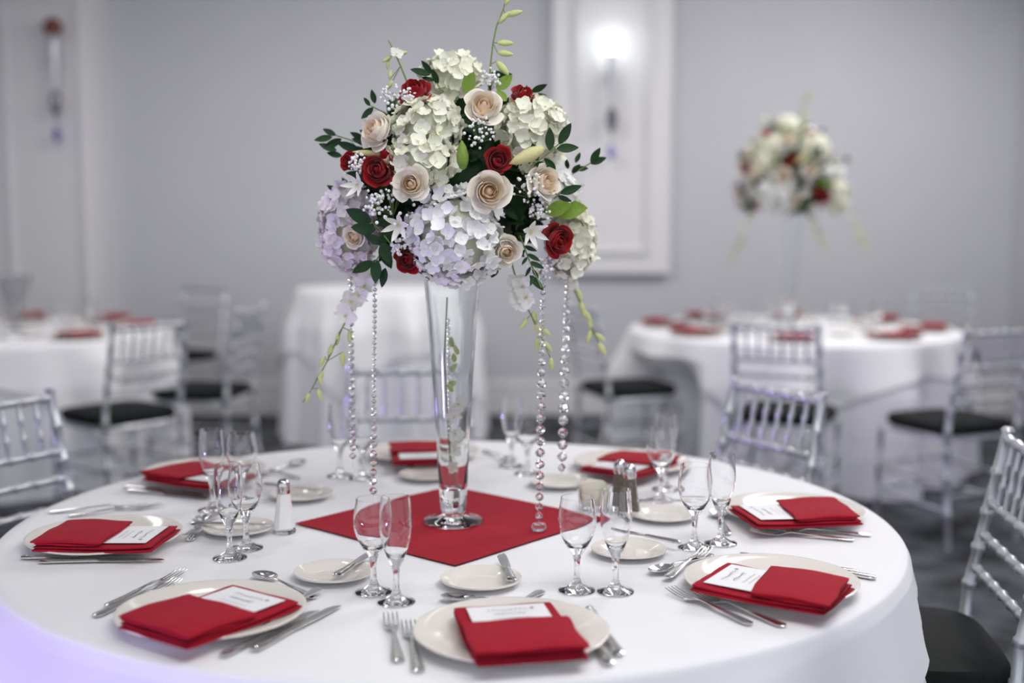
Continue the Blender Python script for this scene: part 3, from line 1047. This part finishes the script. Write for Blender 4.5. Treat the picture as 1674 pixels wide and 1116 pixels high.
FLORET = rosette(4, 1.0, 0.58, 0.34)
FLORET.ball((0, 0, 0.05), 0.10, 5, 3)
STAR = [flat_petal(1.0, 0.20, 1.0, 4, 6, 0.4), MB().ball((0, 0, 0.15), 0.1, 6, 4)]
ORCHID = rosette(3, 1.0, 0.30, 0.10, 0.3, 4, 4)
ORCHID.merge(flat_petal(1.05, 0.52, 0.1, 4, 4), Matrix.Rotation(PI / 3, 4, 'Z'))
ORCHID.merge(flat_petal(1.05, 0.52, 0.1, 4, 4), Matrix.Rotation(PI, 4, 'Z'))
ORCHID.merge(flat_petal(0.6, 0.25, 0.9, 3, 4), Matrix.Rotation(5 * PI / 3, 4, 'Z'))
ORCHID.ball((0, 0, 0.12), 0.14, 6, 4, slot=1)


def leaf(w, fold=0.25, bend=0.12):
    """unit leaf along +z, blade in xz"""
    mb = MB()

    def fn(u, v):
        s = 2 * u - 1
        hw = w * math.sin(PI * (0.02 + 0.98 * v)) ** 0.75 * (1.15 - 0.4 * v)
        return (hw * s, fold * abs(s) * hw + bend * v * v, v)
    return mb.grid(fn, 4, 8)


LEAF = leaf(0.20)
LEAFW = leaf(0.30, 0.2, 0.15)
BUD = MB().lathe([(0.01, 0), (0.12, 0.06), (0.21, 0.28), (0.22, 0.5), (0.15, 0.78), (0.05, 0.95), (0.005, 1.0)], 8)

RECIPE = []     # (part name, base MB, materials, matrix, [(sub name, MB, materials, matrix, as_stuff)], label)


def part(name, base, mats, M, subs=(), label=None, stuff=False):
    RECIPE.append((name, base, mats, M, list(subs), label, stuff))


def rose(x, y, rpx, red, k=0.95, tilt=None, n=None):
    P, nn = surf(x, y, k)
    ax = (nn + Vector((0, -0.45, 0.12))).normalized()
    if tilt:
        ax = (ax + Vector(tilt)).normalized()
    r = rpx * PXM / 1.10
    M = T(*(P - ax * r * 0.75)) @ aim(ax, rng.uniform(0, 6.28)) @ Matrix.Scale(r, 4)
    subs = []
    for li, L in enumerate(LAYERS):
        for i in range(L[0]):
            a = 2 * PI * (i + 0.37 * li) / L[0] + rng.uniform(-0.15, 0.15)
            m = M_REDROSE if red else (M_PEACH if li < 3 else M_CREAM)
            subs.append(('petal', PET[li], m, Matrix.Rotation(a, 4, 'Z') @ Matrix.Rotation((0.02 + 0.035 * li) * rng.uniform(-1, 1.6), 4, 'Y') @ T(0, 0, rng.uniform(-0.06, 0.06)) @ Matrix.Diagonal((1, rng.uniform(0.88, 1.08), rng.uniform(0.9, 1.06), 1)), False))
    part('rose', ROSECORE, [M_REDROSE if red else M_PEACH, M_LEAF], M, subs, 'deep red rose' if red else 'cream rose with peach heart')


def hydrangea(x, y, rx, ry, m, lab, k=0.55, N=125, back=None):
    if back is None:
        P, nn = surf(x, y, k)
    else:
        P = Vector(back)
    R = Vector((rx * PXM, (rx + ry) / 2 * PXM * 0.95, ry * PXM))
    fs = 0.0142
    rm = (R.x + R.y + R.z) / 3
    N = int(4 * rm * rm / (fs * fs * 0.50))
    if back is not None:
        N = int(N * 0.6)
    near, far = [], MB()
    r_ = random.Random(int(x * 7 + y))
    for i in range(N):
        zz = 1 - 2 * (i + 0.5) / N
        a = i * 2.39996 + r_.uniform(-0.2, 0.2)
        q = math.sqrt(1 - zz * zz)
        d = Vector((q * math.cos(a), q * math.sin(a), zz))
        d = (d + Vector((r_.uniform(-.1, .1), r_.uniform(-.1, .1), r_.uniform(-.1, .1)))).normalized()
        pos = Vector((d.x * R.x, d.y * R.y, d.z * R.z)) * r_.uniform(0.86, 1.08)
        nrm = (d + Vector((r_.uniform(-.6, .6), r_.uniform(-.6, .6), r_.uniform(-.6, .6)))).normalized()
        Mx = T(*pos) @ aim(nrm, r_.uniform(0, 6.28)) @ Matrix.Scale(fs * r_.uniform(0.85, 1.2), 4)
        if d.y < -0.56 and back is None:
            near.append(('floret', FLORET, m, Mx, False))
        else:
            far.merge(FLORET, Mx)
    core = MB().ball((0, 0, 0), 1, 14, 10, M=Matrix.Diagonal((R.x * 0.80, R.y * 0.80, R.z * 0.80, 1)))
    part('hydrangea', core, M_HCORE, T(*P), near + [('floret', far, m, Matrix.Identity(4), True)], lab)


def leaf_px(b, t, Yoff, w=1.0, wide=False):
    """matrix for a leaf from pixel b to pixel t, both at depth CY+Yoff with a little sway"""
    A = px(b[0], b[1], Y=CY + Yoff)
    B = px(t[0], t[1], Y=CY + Yoff + rng.uniform(-0.012, 0.012))
    d = B - A
    L = d.length
    d.normalize()
    side = d.cross(Vector((rng.uniform(-0.5, 0.5), -1, rng.uniform(-0.5, 0.5)))).normalized()
    nrm = side.cross(d).normalized()
    R = Matrix((side, nrm, d)).transposed().to_4x4()
    return T(*A) @ R @ Matrix.Diagonal((L * w, L, L, 1))


def spray(stem, leaves, yo, label=None, w=1.0):
    mb = MB()
    O = px(stem[0][0], stem[0][1], Y=CY + yo)
    pts = [px(a, b, Y=CY + yo) - O for a, b in stem]
    mb.tube([(-pts[0] if False else Vector((0, 0, 0)))] + pts[1:], [0.0014] * len(pts), 5)
    inv = T(*(-O))
    subs = [('leaf', LEAF, M_LEAF, inv @ leaf_px(b, t, yo, w), False) for b, t in leaves]
    part('ruscus_spray', mb, M_STEM, T(*O), subs, label)


def orchid_spray(stem, yo, buds, blooms, label, budlen=17, slope=0.0):
    O = px(stem[0][0], stem[0][1], Y=CY + yo)
    pts = [px(a, b, Y=CY + yo + slope * i) - O for i, (a, b) in enumerate(stem)]
    mb = MB().tube(pts, [0.0021 - 0.0012 * i / len(pts) for i in range(len(pts))], 6)
    inv = T(*(-O))
    subs = []
    r_ = random.Random(len(buds) * 31 + int(stem[0][0]))
    for (a, b, da, db) in buds:
        A = px(a, b, Y=CY + yo) - O
        d = Vector((da, r_.uniform(-0.3, 0.3), -db)).normalized()
        s = 1.25 * budlen * PXM * r_.uniform(0.85, 1.15)
        # short stalk from the stem to the bud
        best = min(pts, key=lambda q: (q - A).length)
        mb.tube([best.lerp(A, 0.0), A], 0.0008, 4)
        subs.append(('bud', BUD, M_BUD, T(*A) @ aim(d, r_.uniform(0, 6)) @ Matrix.Diagonal((s * 0.85, s * 0.85, s, 1)), False))
    for (a, b, r) in blooms:
        A = px(a, b, Y=CY + yo - 0.01) - O
        d = Vector((r_.uniform(-.5, .5), -1, r_.uniform(-.5, .3))).normalized()
        subs.append(('orchid_bloom', ORCHID, [M_ORCH, M_BUD], T(*A) @ aim(d, r_.uniform(0, 6)) @ Matrix.Scale(1.3 * r * PXM, 4), False))
    part('orchid_spray', mb, M_STEM, T(*O), subs, label)


GYPB = MB().ball((0, 0, 0), 1, 6, 4)


def gyp(x, y, rpx, n=42, k=1.0):
    P, nn = surf(x, y, k)
    r_ = random.Random(int(x + y))
    mb = MB()
    R = rpx * PXM
    for i in range(n):
        d = Vector((r_.gauss(0, .5), r_.gauss(0, .35) - 0.3, r_.gauss(0, .5)))
        if d.length > 1.2:
            d.normalize()
        q = d * R
        mb.merge(GYPB, T(*q) @ Matrix.Scale(r_.uniform(0.0020, 0.0036), 4), 0)
        if i % 2 == 0:
            mb.tube([Vector((0, 0.03, -0.02)), q], 0.0004, 3, slot=1)
    part('gypsophila', mb, [M_GYP, M_STEM], T(*P), (), 'tiny white filler blooms', True)


# --- the dark green heart of the bouquet
fol = MB()
r_ = random.Random(5)
fol.ball((0, 0, 0), 1, 20, 14, M=T(CX, CY, CZ + 0.005) @ Matrix.Diagonal((0.165, 0.135, 0.150, 1)))
for i in range(420):
    zz = r_.uniform(-0.75, 1)
    a = r_.uniform(0, 2 * PI)
    q = math.sqrt(1 - zz * zz)
    d = Vector((q * math.cos(a), q * math.sin(a), zz))
    pos = Vector((CX + d.x * 0.165, CY + d.y * 0.13, CZ + d.z * 0.15))
    dr = (d * 0.8 + Vector((r_.uniform(-.9, .9), r_.uniform(-.9, .9), r_.uniform(-.9, .7)))).normalized()
    fol.merge(LEAF, T(*pos) @ aim(dr, r_.uniform(0, 6)) @ Matrix.Scale(r_.uniform(0.035, 0.065), 4))
fol.lathe([(0.001, 0), (0.048, 0.0), (0.075, 0.02), (0.11, 0.08), (0.001, 0.081)], 16, M=T(CX, CY, VTOP + 0.002))
part('foliage', fol, M_LEAF, Matrix.Identity(4), (), 'dark green leaves filling the bouquet', True)

LW, LI, LL = 'white hydrangea head', 'ivory green hydrangea head', 'lilac tinted hydrangea head'
hydrangea(697, 208, 52, 44, M_HYDG, LI, 0.72)
hydrangea(690, 262, 50, 42, M_HYDG, LI, 0.78)
hydrangea(746, 386, 70, 72, M_HYD, LW, 0.80, 150)
hydrangea(868, 218, 52, 56, M_HYDG, LI, 0.62)
hydrangea(570, 372, 44, 66, M_HYDL, LL, 0.55)
hydrangea(738, 124, 44, 34, M_HYDG, LI, 0.5, 90)
hydrangea(934, 395, 38, 58, M_HYDG, LI, 0.5)
hydrangea(918, 318, 26, 30, M_HYD, LW, 0.55, 70)
for (bx_, by_, bz_, mm, ll) in ((-0.24, 2.58, 1.47, M_HYDG, LI), (-0.02, 2.60, 1.45, M_HYD, LW), (-0.12, 2.61, 1.34, M_HYDG, LI), (-0.12, 2.56, 1.58, M_HYD, LW)):
    hydrangea(900 + bx_ * 100, 300, 58, 56, mm, ll, back=(bx_, by_, bz_), N=90)

for (x, y, r, red) in ((791, 172, 30, 0), (671, 300, 27, 0), (800, 312, 33, 0), (828, 411, 26, 0), (613, 212, 30, 0), (893, 298, 29, 0), (578, 388, 20, 0),
                       (677, 146, 25, 1), (617, 277, 28, 1), (815, 262, 24, 1), (914, 393, 28, 1), (665, 425, 22, 1), (858, 155, 21, 1), (571, 263, 16, 1)):
    kk = {(797): 1.0}.get(x, 1.0)
    tl = {613: (-0.5, 0, 0.1), 893: (0.4, 0, 0.1), 665: (0, 0, 0.25), 858: (0.2, 0, 0.4), 677: (-0.1, 0, 0.3)}.get(x)
    rose(x, y, r, bool(red), 1.12 if x in (671, 800, 828, 914, 578, 893) else 1.0, tl)

spray([(590, 235), (568, 227), (549, 221)], [((549, 221), (529, 211)), ((543, 224), (514, 230)), ((558, 227), (528, 242)), ((584, 245), (552, 233)), ((559, 255), (535, 250)), ((550, 246), (521, 236)), ((622, 236), (575, 227)), ((596, 228), (573, 216))], -0.04)
spray([(652, 197), (630, 185), (607, 173)], [((613, 169), (607, 146)), ((605, 173), (594, 159)), ((610, 176), (591, 195)), ((633, 183), (647, 164)), ((649, 193), (652, 172)), ((623, 184), (614, 192))], -0.08, w=1.1)
spray([(722, 150), (714, 135), (704, 120)], [((703, 122), (669, 115)), ((707, 121), (690, 98)), ((716, 137), (707, 111)), ((709, 132), (689, 127))], -0.11)
spray([(868, 272), (890, 255), (914, 235)], [((899, 246), (898, 209)), ((914, 235), (933, 201)), ((910, 243), (946, 242)), ((879, 263), (869, 233)), ((908, 277), (889, 257)), ((899, 275), (872, 266)), ((865, 268), (864, 247))], -0.17, w=1.1)
spray([(935, 285), (950, 276), (966, 266)], [((966, 266), (982, 241)), ((965, 267), (992, 258)), ((941, 266), (949, 250)), ((928, 276), (927, 258)), ((941, 276), (962, 275)), ((935, 282), (950, 268))], -0.04, w=1.1)
spray([(905, 325), (916, 316)], [((916, 316), (950, 303)), ((910, 318), (902, 308)), ((912, 320), (936, 328))], -0.16)
spray([(855, 165), (869, 151)], [((869, 150), (895, 136)), ((874, 156), (893, 157)), ((862, 152), (862, 138)), ((812, 125), (838, 120)), ((820, 118), (796, 126))], -0.05)
spray([(640, 400), (618, 372), (607, 362)], [((607, 362), (567, 341)), ((614, 375), (574, 371)), ((612, 364), (651, 363)), ((626, 398), (596, 380)), ((640, 372), (618, 400)), ((625, 395), (636, 432))], -0.17, w=1.35)
spray([(628, 405), (620, 418), (612, 430)], [((609, 427), (576, 444)), ((615, 424), (614, 464)), ((630, 438), (626, 470)), ((622, 400), (640, 440))], -0.15, w=1.2)
spray([(585, 325), (570, 312)], [((558, 317), (534, 303)), ((571, 308), (559, 291)), ((566, 325), (545, 320))], -0.03)
spray([(850, 385), (865, 425), (885, 470)], [((866, 450), (888, 475)), ((855, 395), (846, 385)), ((857, 402), (878, 410)), ((858, 408), (851, 420)), ((862, 415), (883, 428)), ((862, 420), (853, 434)), ((866, 428), (890, 440)), ((868, 436), (860, 452)), ((870, 440), (880, 455)), ((872, 450), (866, 468)), ((850, 388), (868, 380))], -0.16, w=0.9)
spray([(815, 425), (808, 440)], [((812, 435), (803, 455)), ((800, 420), (812, 448))], -0.1, w=1.5)
for (b, t, yo) in (((760, 152), (775, 117), -0.14), ((812, 146), (838, 123), -0.1), ((828, 165), (812, 148), -0.12), ((905, 345), (962, 342), -0.1), ((892, 348), (936, 335), -0.11)):
    part('broad_leaf', LEAFW, M_LEAF2, leaf_px(b, t, yo), (), 'bright green leaf')
for (b, t, w, yo, m, lb) in (((757, 278), (755, 229), 0.95, -0.215, M_LEAF2, 'closed green lily bud'), ((890, 242), (832, 268), 0.8, -0.2, M_LILY, 'pale yellow lily bud'), ((624, 252), (576, 248), 0.5, -0.16, M_LILY, 'pale yellow lily bud')):
    A, B = px(*b, Y=CY + yo), px(*t, Y=CY + yo)
    d = B - A
    part('lily_bud', BUD, m, T(*A) @ aim(d) @ Matrix.Diagonal((d.length * w, d.length * w, d.length, 1)), (), lb)
for (x, y, r) in ((652, 368, 24), (868, 378, 24), (585, 302, 22)):
    P, nn = surf(x, y, 1.05)
    M = T(*P) @ aim(nn + Vector((0, -0.5, 0)), rng.uniform(0, 6)) @ Matrix.Scale(r * PXM, 4)
    part('lily', STAR[1], M_BUD, M, [('petal', STAR[0], M_ORCH, Matrix.Rotation(2 * PI * i / 6, 4, 'Z') @ T(0, 0, 0.04 * (i % 2)), False) for i in range(6)], 'white star-shaped lily')
for (x, y, r) in ((783, 214, 27), (640, 335, 36), (866, 305, 24), (643, 160, 20), (884, 432, 22), (586, 268, 16), (801, 128, 16), (668, 158, 12), (880, 342, 18), (612, 330, 20), (905, 425, 14), (655, 400, 16)):
    gyp(x, y, r)
orchid_spray([(612, 425), (600, 452), (585, 490), (560, 535), (535, 590), (510, 635), (495, 658)], -0.06,
             [(553, 545, -.2, 1), (543, 562, -.3, 1), (572, 540, 0, 1), (531, 582, -.5, 1), (527, 606, -.3, 1), (521, 612, .3, 1), (560, 575, 0, 1), (505, 642, -.3, 1), (520, 635, .2, 1)],
             [(606, 448, 15), (596, 468, 15), (586, 482, 15), (573, 492, 15), (565, 515, 16), (600, 440, 13)], 'drooping orchid spray with lime buds', 18)
orchid_spray([(835, 425), (850, 478), (868, 515), (885, 550), (903, 592)], -0.05,
             [(872, 508, .2, 1), (862, 520, -.4, .6), (874, 530, .6, .8), (884, 535, .8, .7), (878, 552, 0, 1), (890, 558, .6, .9), (900, 584, .1, 1)],
             [(843, 456, 14), (853, 468, 15), (845, 482, 13), (860, 486, 15), (850, 494, 13)], 'drooping orchid spray with lime buds', 19)
orchid_spray([(925, 440), (935, 465), (948, 495), (962, 525), (975, 552), (985, 575)], 0.13,
             [(943, 472, .4, 1), (948, 492, .3, 1), (955, 508, .5, .8), (962, 522, .3, 1), (966, 540, -.3, 1), (973, 545, .7, .5), (978, 560, .5, .8)],
             [(938, 458, 14), (930, 450, 12)], 'drooping orchid spray with lime buds', 22)
orchid_spray([(798, 160), (802, 105), (806, 70), (812, 42), (823, 15), (828, -10)], -0.08,
             [(813, 70, 1, 0), (813, 86, 1, .15), (812, 100, .6, .7), (815, 38, .6, -.6), (827, 25, 1, -.2), (825, 8, .5, -.8)], [], 'upright orchid stem with lime buds', 21)
orchid_spray([(668, 140), (655, 108), (645, 85), (635, 66)], -0.06,
             [(648, 88, .8, -.1), (640, 92, -.6, .4), (636, 98, -.2, 1), (642, 132, -.5, .7), (637, 130, .1, -1)], [(648, 88, 9)], 'upright orchid stem with lime buds', 14)


def fuse(recipe):
    """one mesh from a part and its pieces"""
    nm, base, mats, M, subs, lab, stuff = recipe
    mb = MB()
    ml = list(mats) if isinstance(mats, (list, tuple)) else [mats]
    mb.merge(base)
    for (_, sb, sm, SM, _s) in subs:
        sm = list(sm) if isinstance(sm, (list, tuple)) else [sm]
        for m in sm:
            if m not in ml:
                ml.append(m)
        o0 = len(mb.m)
        mb.merge(sb, SM)
        for k in range(o0, len(mb.m)):
            mb.m[k] = ml.index(sm[mb.m[k] if mb.m[k] < len(sm) else 0])
    return mb.mesh(nm, ml)


_cache = {}


def data(mb, mats, nm):
    key = (id(mb), tuple(m.name for m in (mats if isinstance(mats, (list, tuple)) else [mats])))
    if key not in _cache:
        _cache[key] = mb.mesh(nm, mats)
    return _cache[key]


def arrangement(label, loc, rz, scale, detail):
    e = thing('flower_arrangement', label, 'bouquet', loc, rz)
    e.scale = (scale,) * 3
    inv = T(*(-BASE))
    for rc in RECIPE:
        nm, base, mats, M, subs, lab, stuff = rc
        if detail:
            o = ob(nm, data(base, mats, nm), e, inv @ M)
            for (sn, sb, sm, SM, st) in subs:
                c = ob(sn, data(sb, sm, sn), o, SM)
                if st:
                    c['kind'] = 'stuff'
        else:
            o = ob(nm, fuse(rc), e, inv @ M)
        if lab:
            o['label'] = lab
        if stuff:
            o['kind'] = 'stuff'
    return e


arrangement('large bouquet of white hydrangeas, red and cream roses on the near vase', tuple(BASE), 0, 1.0, True)
arrangement('blurred bouquet of white and red flowers on the right background table', (vt2.location.x, vt2.location.y, TOPZ + 0.497 * 1.26), math.radians(-40), 1.2, False)

# --- orchid stem standing inside the vase
t = thing('submerged_orchid', 'orchid stem with white blooms inside the tall vase', 'flower stem', (VX, VY, TOPZ + 0.0035))
ob('stem', MB().tube([(0.004, 0, 0.078), (-0.006, -0.004, 0.14), (-0.012, 0.0, 0.24), (-0.016, 0.002, 0.34), (-0.01, 0, 0.46)], 0.0016, 6).mesh('stem', M_STEM), t)
me_o = data(ORCHID, [M_ORCH, M_BUD], 'orchid_bloom')
for i, (x, y, z, s) in enumerate(((0.002, -0.008, 0.115, 0.015), (0.004, -0.006, 0.15, 0.016), (0.006, -0.008, 0.185, 0.018), (0.004, -0.01, 0.22, 0.019), (0.012, -0.004, 0.245, 0.018), (0.006, 0.004, 0.17, 0.016))):
    ob('orchid_bloom', me_o, t, T(x, y, z) @ aim((rng.uniform(-.5, .5), -1, rng.uniform(-.4, .4)), rng.uniform(0, 6)) @ Matrix.Scale(s, 4))
me_b = data(BUD, M_BUD, 'bud')
for i, (x, z) in enumerate(((0.0, 0.27), (0.008, 0.29), (-0.004, 0.31), (0.004, 0.33), (0.012, 0.345), (0.0, 0.36))):
    ob('bud', me_b, t, T(x, -0.004, z) @ aim((rng.uniform(-.6, .6), -.3, rng.uniform(-.3, 1)), 0) @ Matrix.Scale(0.024, 4))

# ================================================================== CRYSTAL STRANDS
BEAD = MB().lathe([(0.12, -1.0), (0.62, -0.72), (0.98, -0.18), (0.98, 0.18), (0.62, 0.72), (0.12, 1.0)], 8, cap0=True, cap1=True)
ME_BEAD = BEAD.mesh('crystal_bead', M_CRYST, False)


def strand(label, Y, x0, y0, x1, y1, rad, ends=False, z_end=None):
    """rad(t) bead radius in metres along the strand"""
    A, B = px(x0, y0, Y=Y), px(x1, y1, Y=Y)
    if B.z < TOPZ + 0.01:
        B.z = TOPZ + 0.01
    e = thing('crystal_strand', label, 'crystal strand', tuple(A), 0, 'crystal strands hanging from the bouquet')
    ob('thread', MB().tube([(0, 0, 0), tuple(B - A)], 0.0006, 4).mesh('thread', M_GLASS), e)
    L = (B - A).length
    s = 0.0
    while True:
        r = rad(s / L)
        if s + 2.3 * r > L:
            break
        c = (B - A) * ((s + r) / L)
        ob('crystal_bead', ME_BEAD, e, T(*c) @ Matrix.Rotation(rng.uniform(0, 0.8), 4, 'Z') @ Matrix.Diagonal((r, r, r * 0.95, 1)))
        s += 2.3 * r
    if ends:
        ob('end_button', MB().lathe([(0.001, 0), (0.014, 0), (0.0155, 0.003), (0.0155, 0.008), (0.013, 0.012), (0.001, 0.013)], 16).mesh('end_button', M_CRYST), e, T(*(B - A)) @ T(0, 0, -0.006))
    return e


strand('crystal bead strand right of the vase, ending on the red overlay', 2.385, 888, 450, 881, 866, lambda t: 0.0060 + 0.0040 * min(1, max(0, (t - 0.18) / 0.22)) - 0.0025 * max(0, (t - 0.75) / 0.25), True)
strand('rightmost crystal bead strand, hanging behind', 2.455, 929, 415, 918, 775, lambda t: 0.005 + 0.006 * min(1, max(0, (t - 0.12) / 0.4)) - 0.004 * max(0, (t - 0.88) / 0.12))
strand('crystal bead strand left of the vase, above the front glasses', 2.36, 613, 452, 610, 822, lambda t: 0.0045 + 0.0035 * min(1, max(0, (t - 0.5) / 0.25)))
strand('fine crystal bead strand inside the tall vase', 2.447, 733, 520, 736, 770, lambda t: 0.0038)
strand('leftmost crystal bead strand, hanging behind the orchid spray', 2.43, 572, 400, 577, 765, lambda t: 0.0052 + 0.002 * t)

# ================================================================== BACKGROUND PLACE SETTINGS
DIRS = ['right', 'back right', 'back', 'back left', 'left', 'front left', 'front', 'front right']


def settings(c, off, name, ks, seed):
    r2 = random.Random(seed)
    for k in ks:
        a = math.radians(off + 45 * k)
        d = DIRS[int(round(((off + 45 * k) % 360) / 45)) % 8]
        w = '%s side of the %s background table' % (d, name)
        u = Vector((math.cos(a), math.sin(a), 0))
        s = Vector((-math.sin(a), math.cos(a), 0))
        P = c + u * 0.70
        tag(ob('dinner_plate', ME_PLATE, None, T(P.x, P.y, TOPZ)), 'blurred cream dinner plate, %s' % w, 'plate', 'plates on the %s background table' % name)
        napkin('blurred, %s' % w, (P.x, P.y), a + r2.uniform(-.2, .2), TOPZ + 0.0185, k % 3, 'napkins on the %s background table' % name, True, 'cards on the %s background table' % name)
        Q = c + u * 0.46 + s * 0.12
        tag(ob('champagne_flute', ME_FLUTE, None, T(Q.x, Q.y, TOPZ)), 'blurred flute, %s' % w, 'glass', 'glasses on the %s background table' % name)
        Q = c + u * 0.47 + s * 0.055
        tag(ob('wine_glass', ME_WINE, None, T(Q.x, Q.y, TOPZ)), 'blurred wine glass, %s' % w, 'glass', 'glasses on the %s background table' % name)
        Q = c + u * 0.43 - s * 0.08
        tag(ob('bread_plate', ME_BREAD, None, T(Q.x, Q.y, TOPZ)), 'blurred small bread plate, %s' % w, 'bread plate', 'bread plates on the %s background table' % name)


settings(T2, -12, 'right', range(8), 4)
settings(T3, 10, 'left', (0, 1, 2, 6, 7), 9)
p = px(32, 540, z=TOPZ)
t = thing('footed_vase', 'grey-tinted footed glass vase at the left edge, left background table', 'vase', (p.x, p.y - 0.05, TOPZ))
ob('vase_body', MB().lathe([(0.0005, 0), (0.055, 0), (0.056, 0.005), (0.016, 0.018), (0.012, 0.06), (0.03, 0.10), (0.062, 0.18), (0.092, 0.30), (0.089, 0.30), (0.058, 0.18), (0.026, 0.105), (0.0005, 0.09)], 32).mesh('vase_body', M_TINT), t)
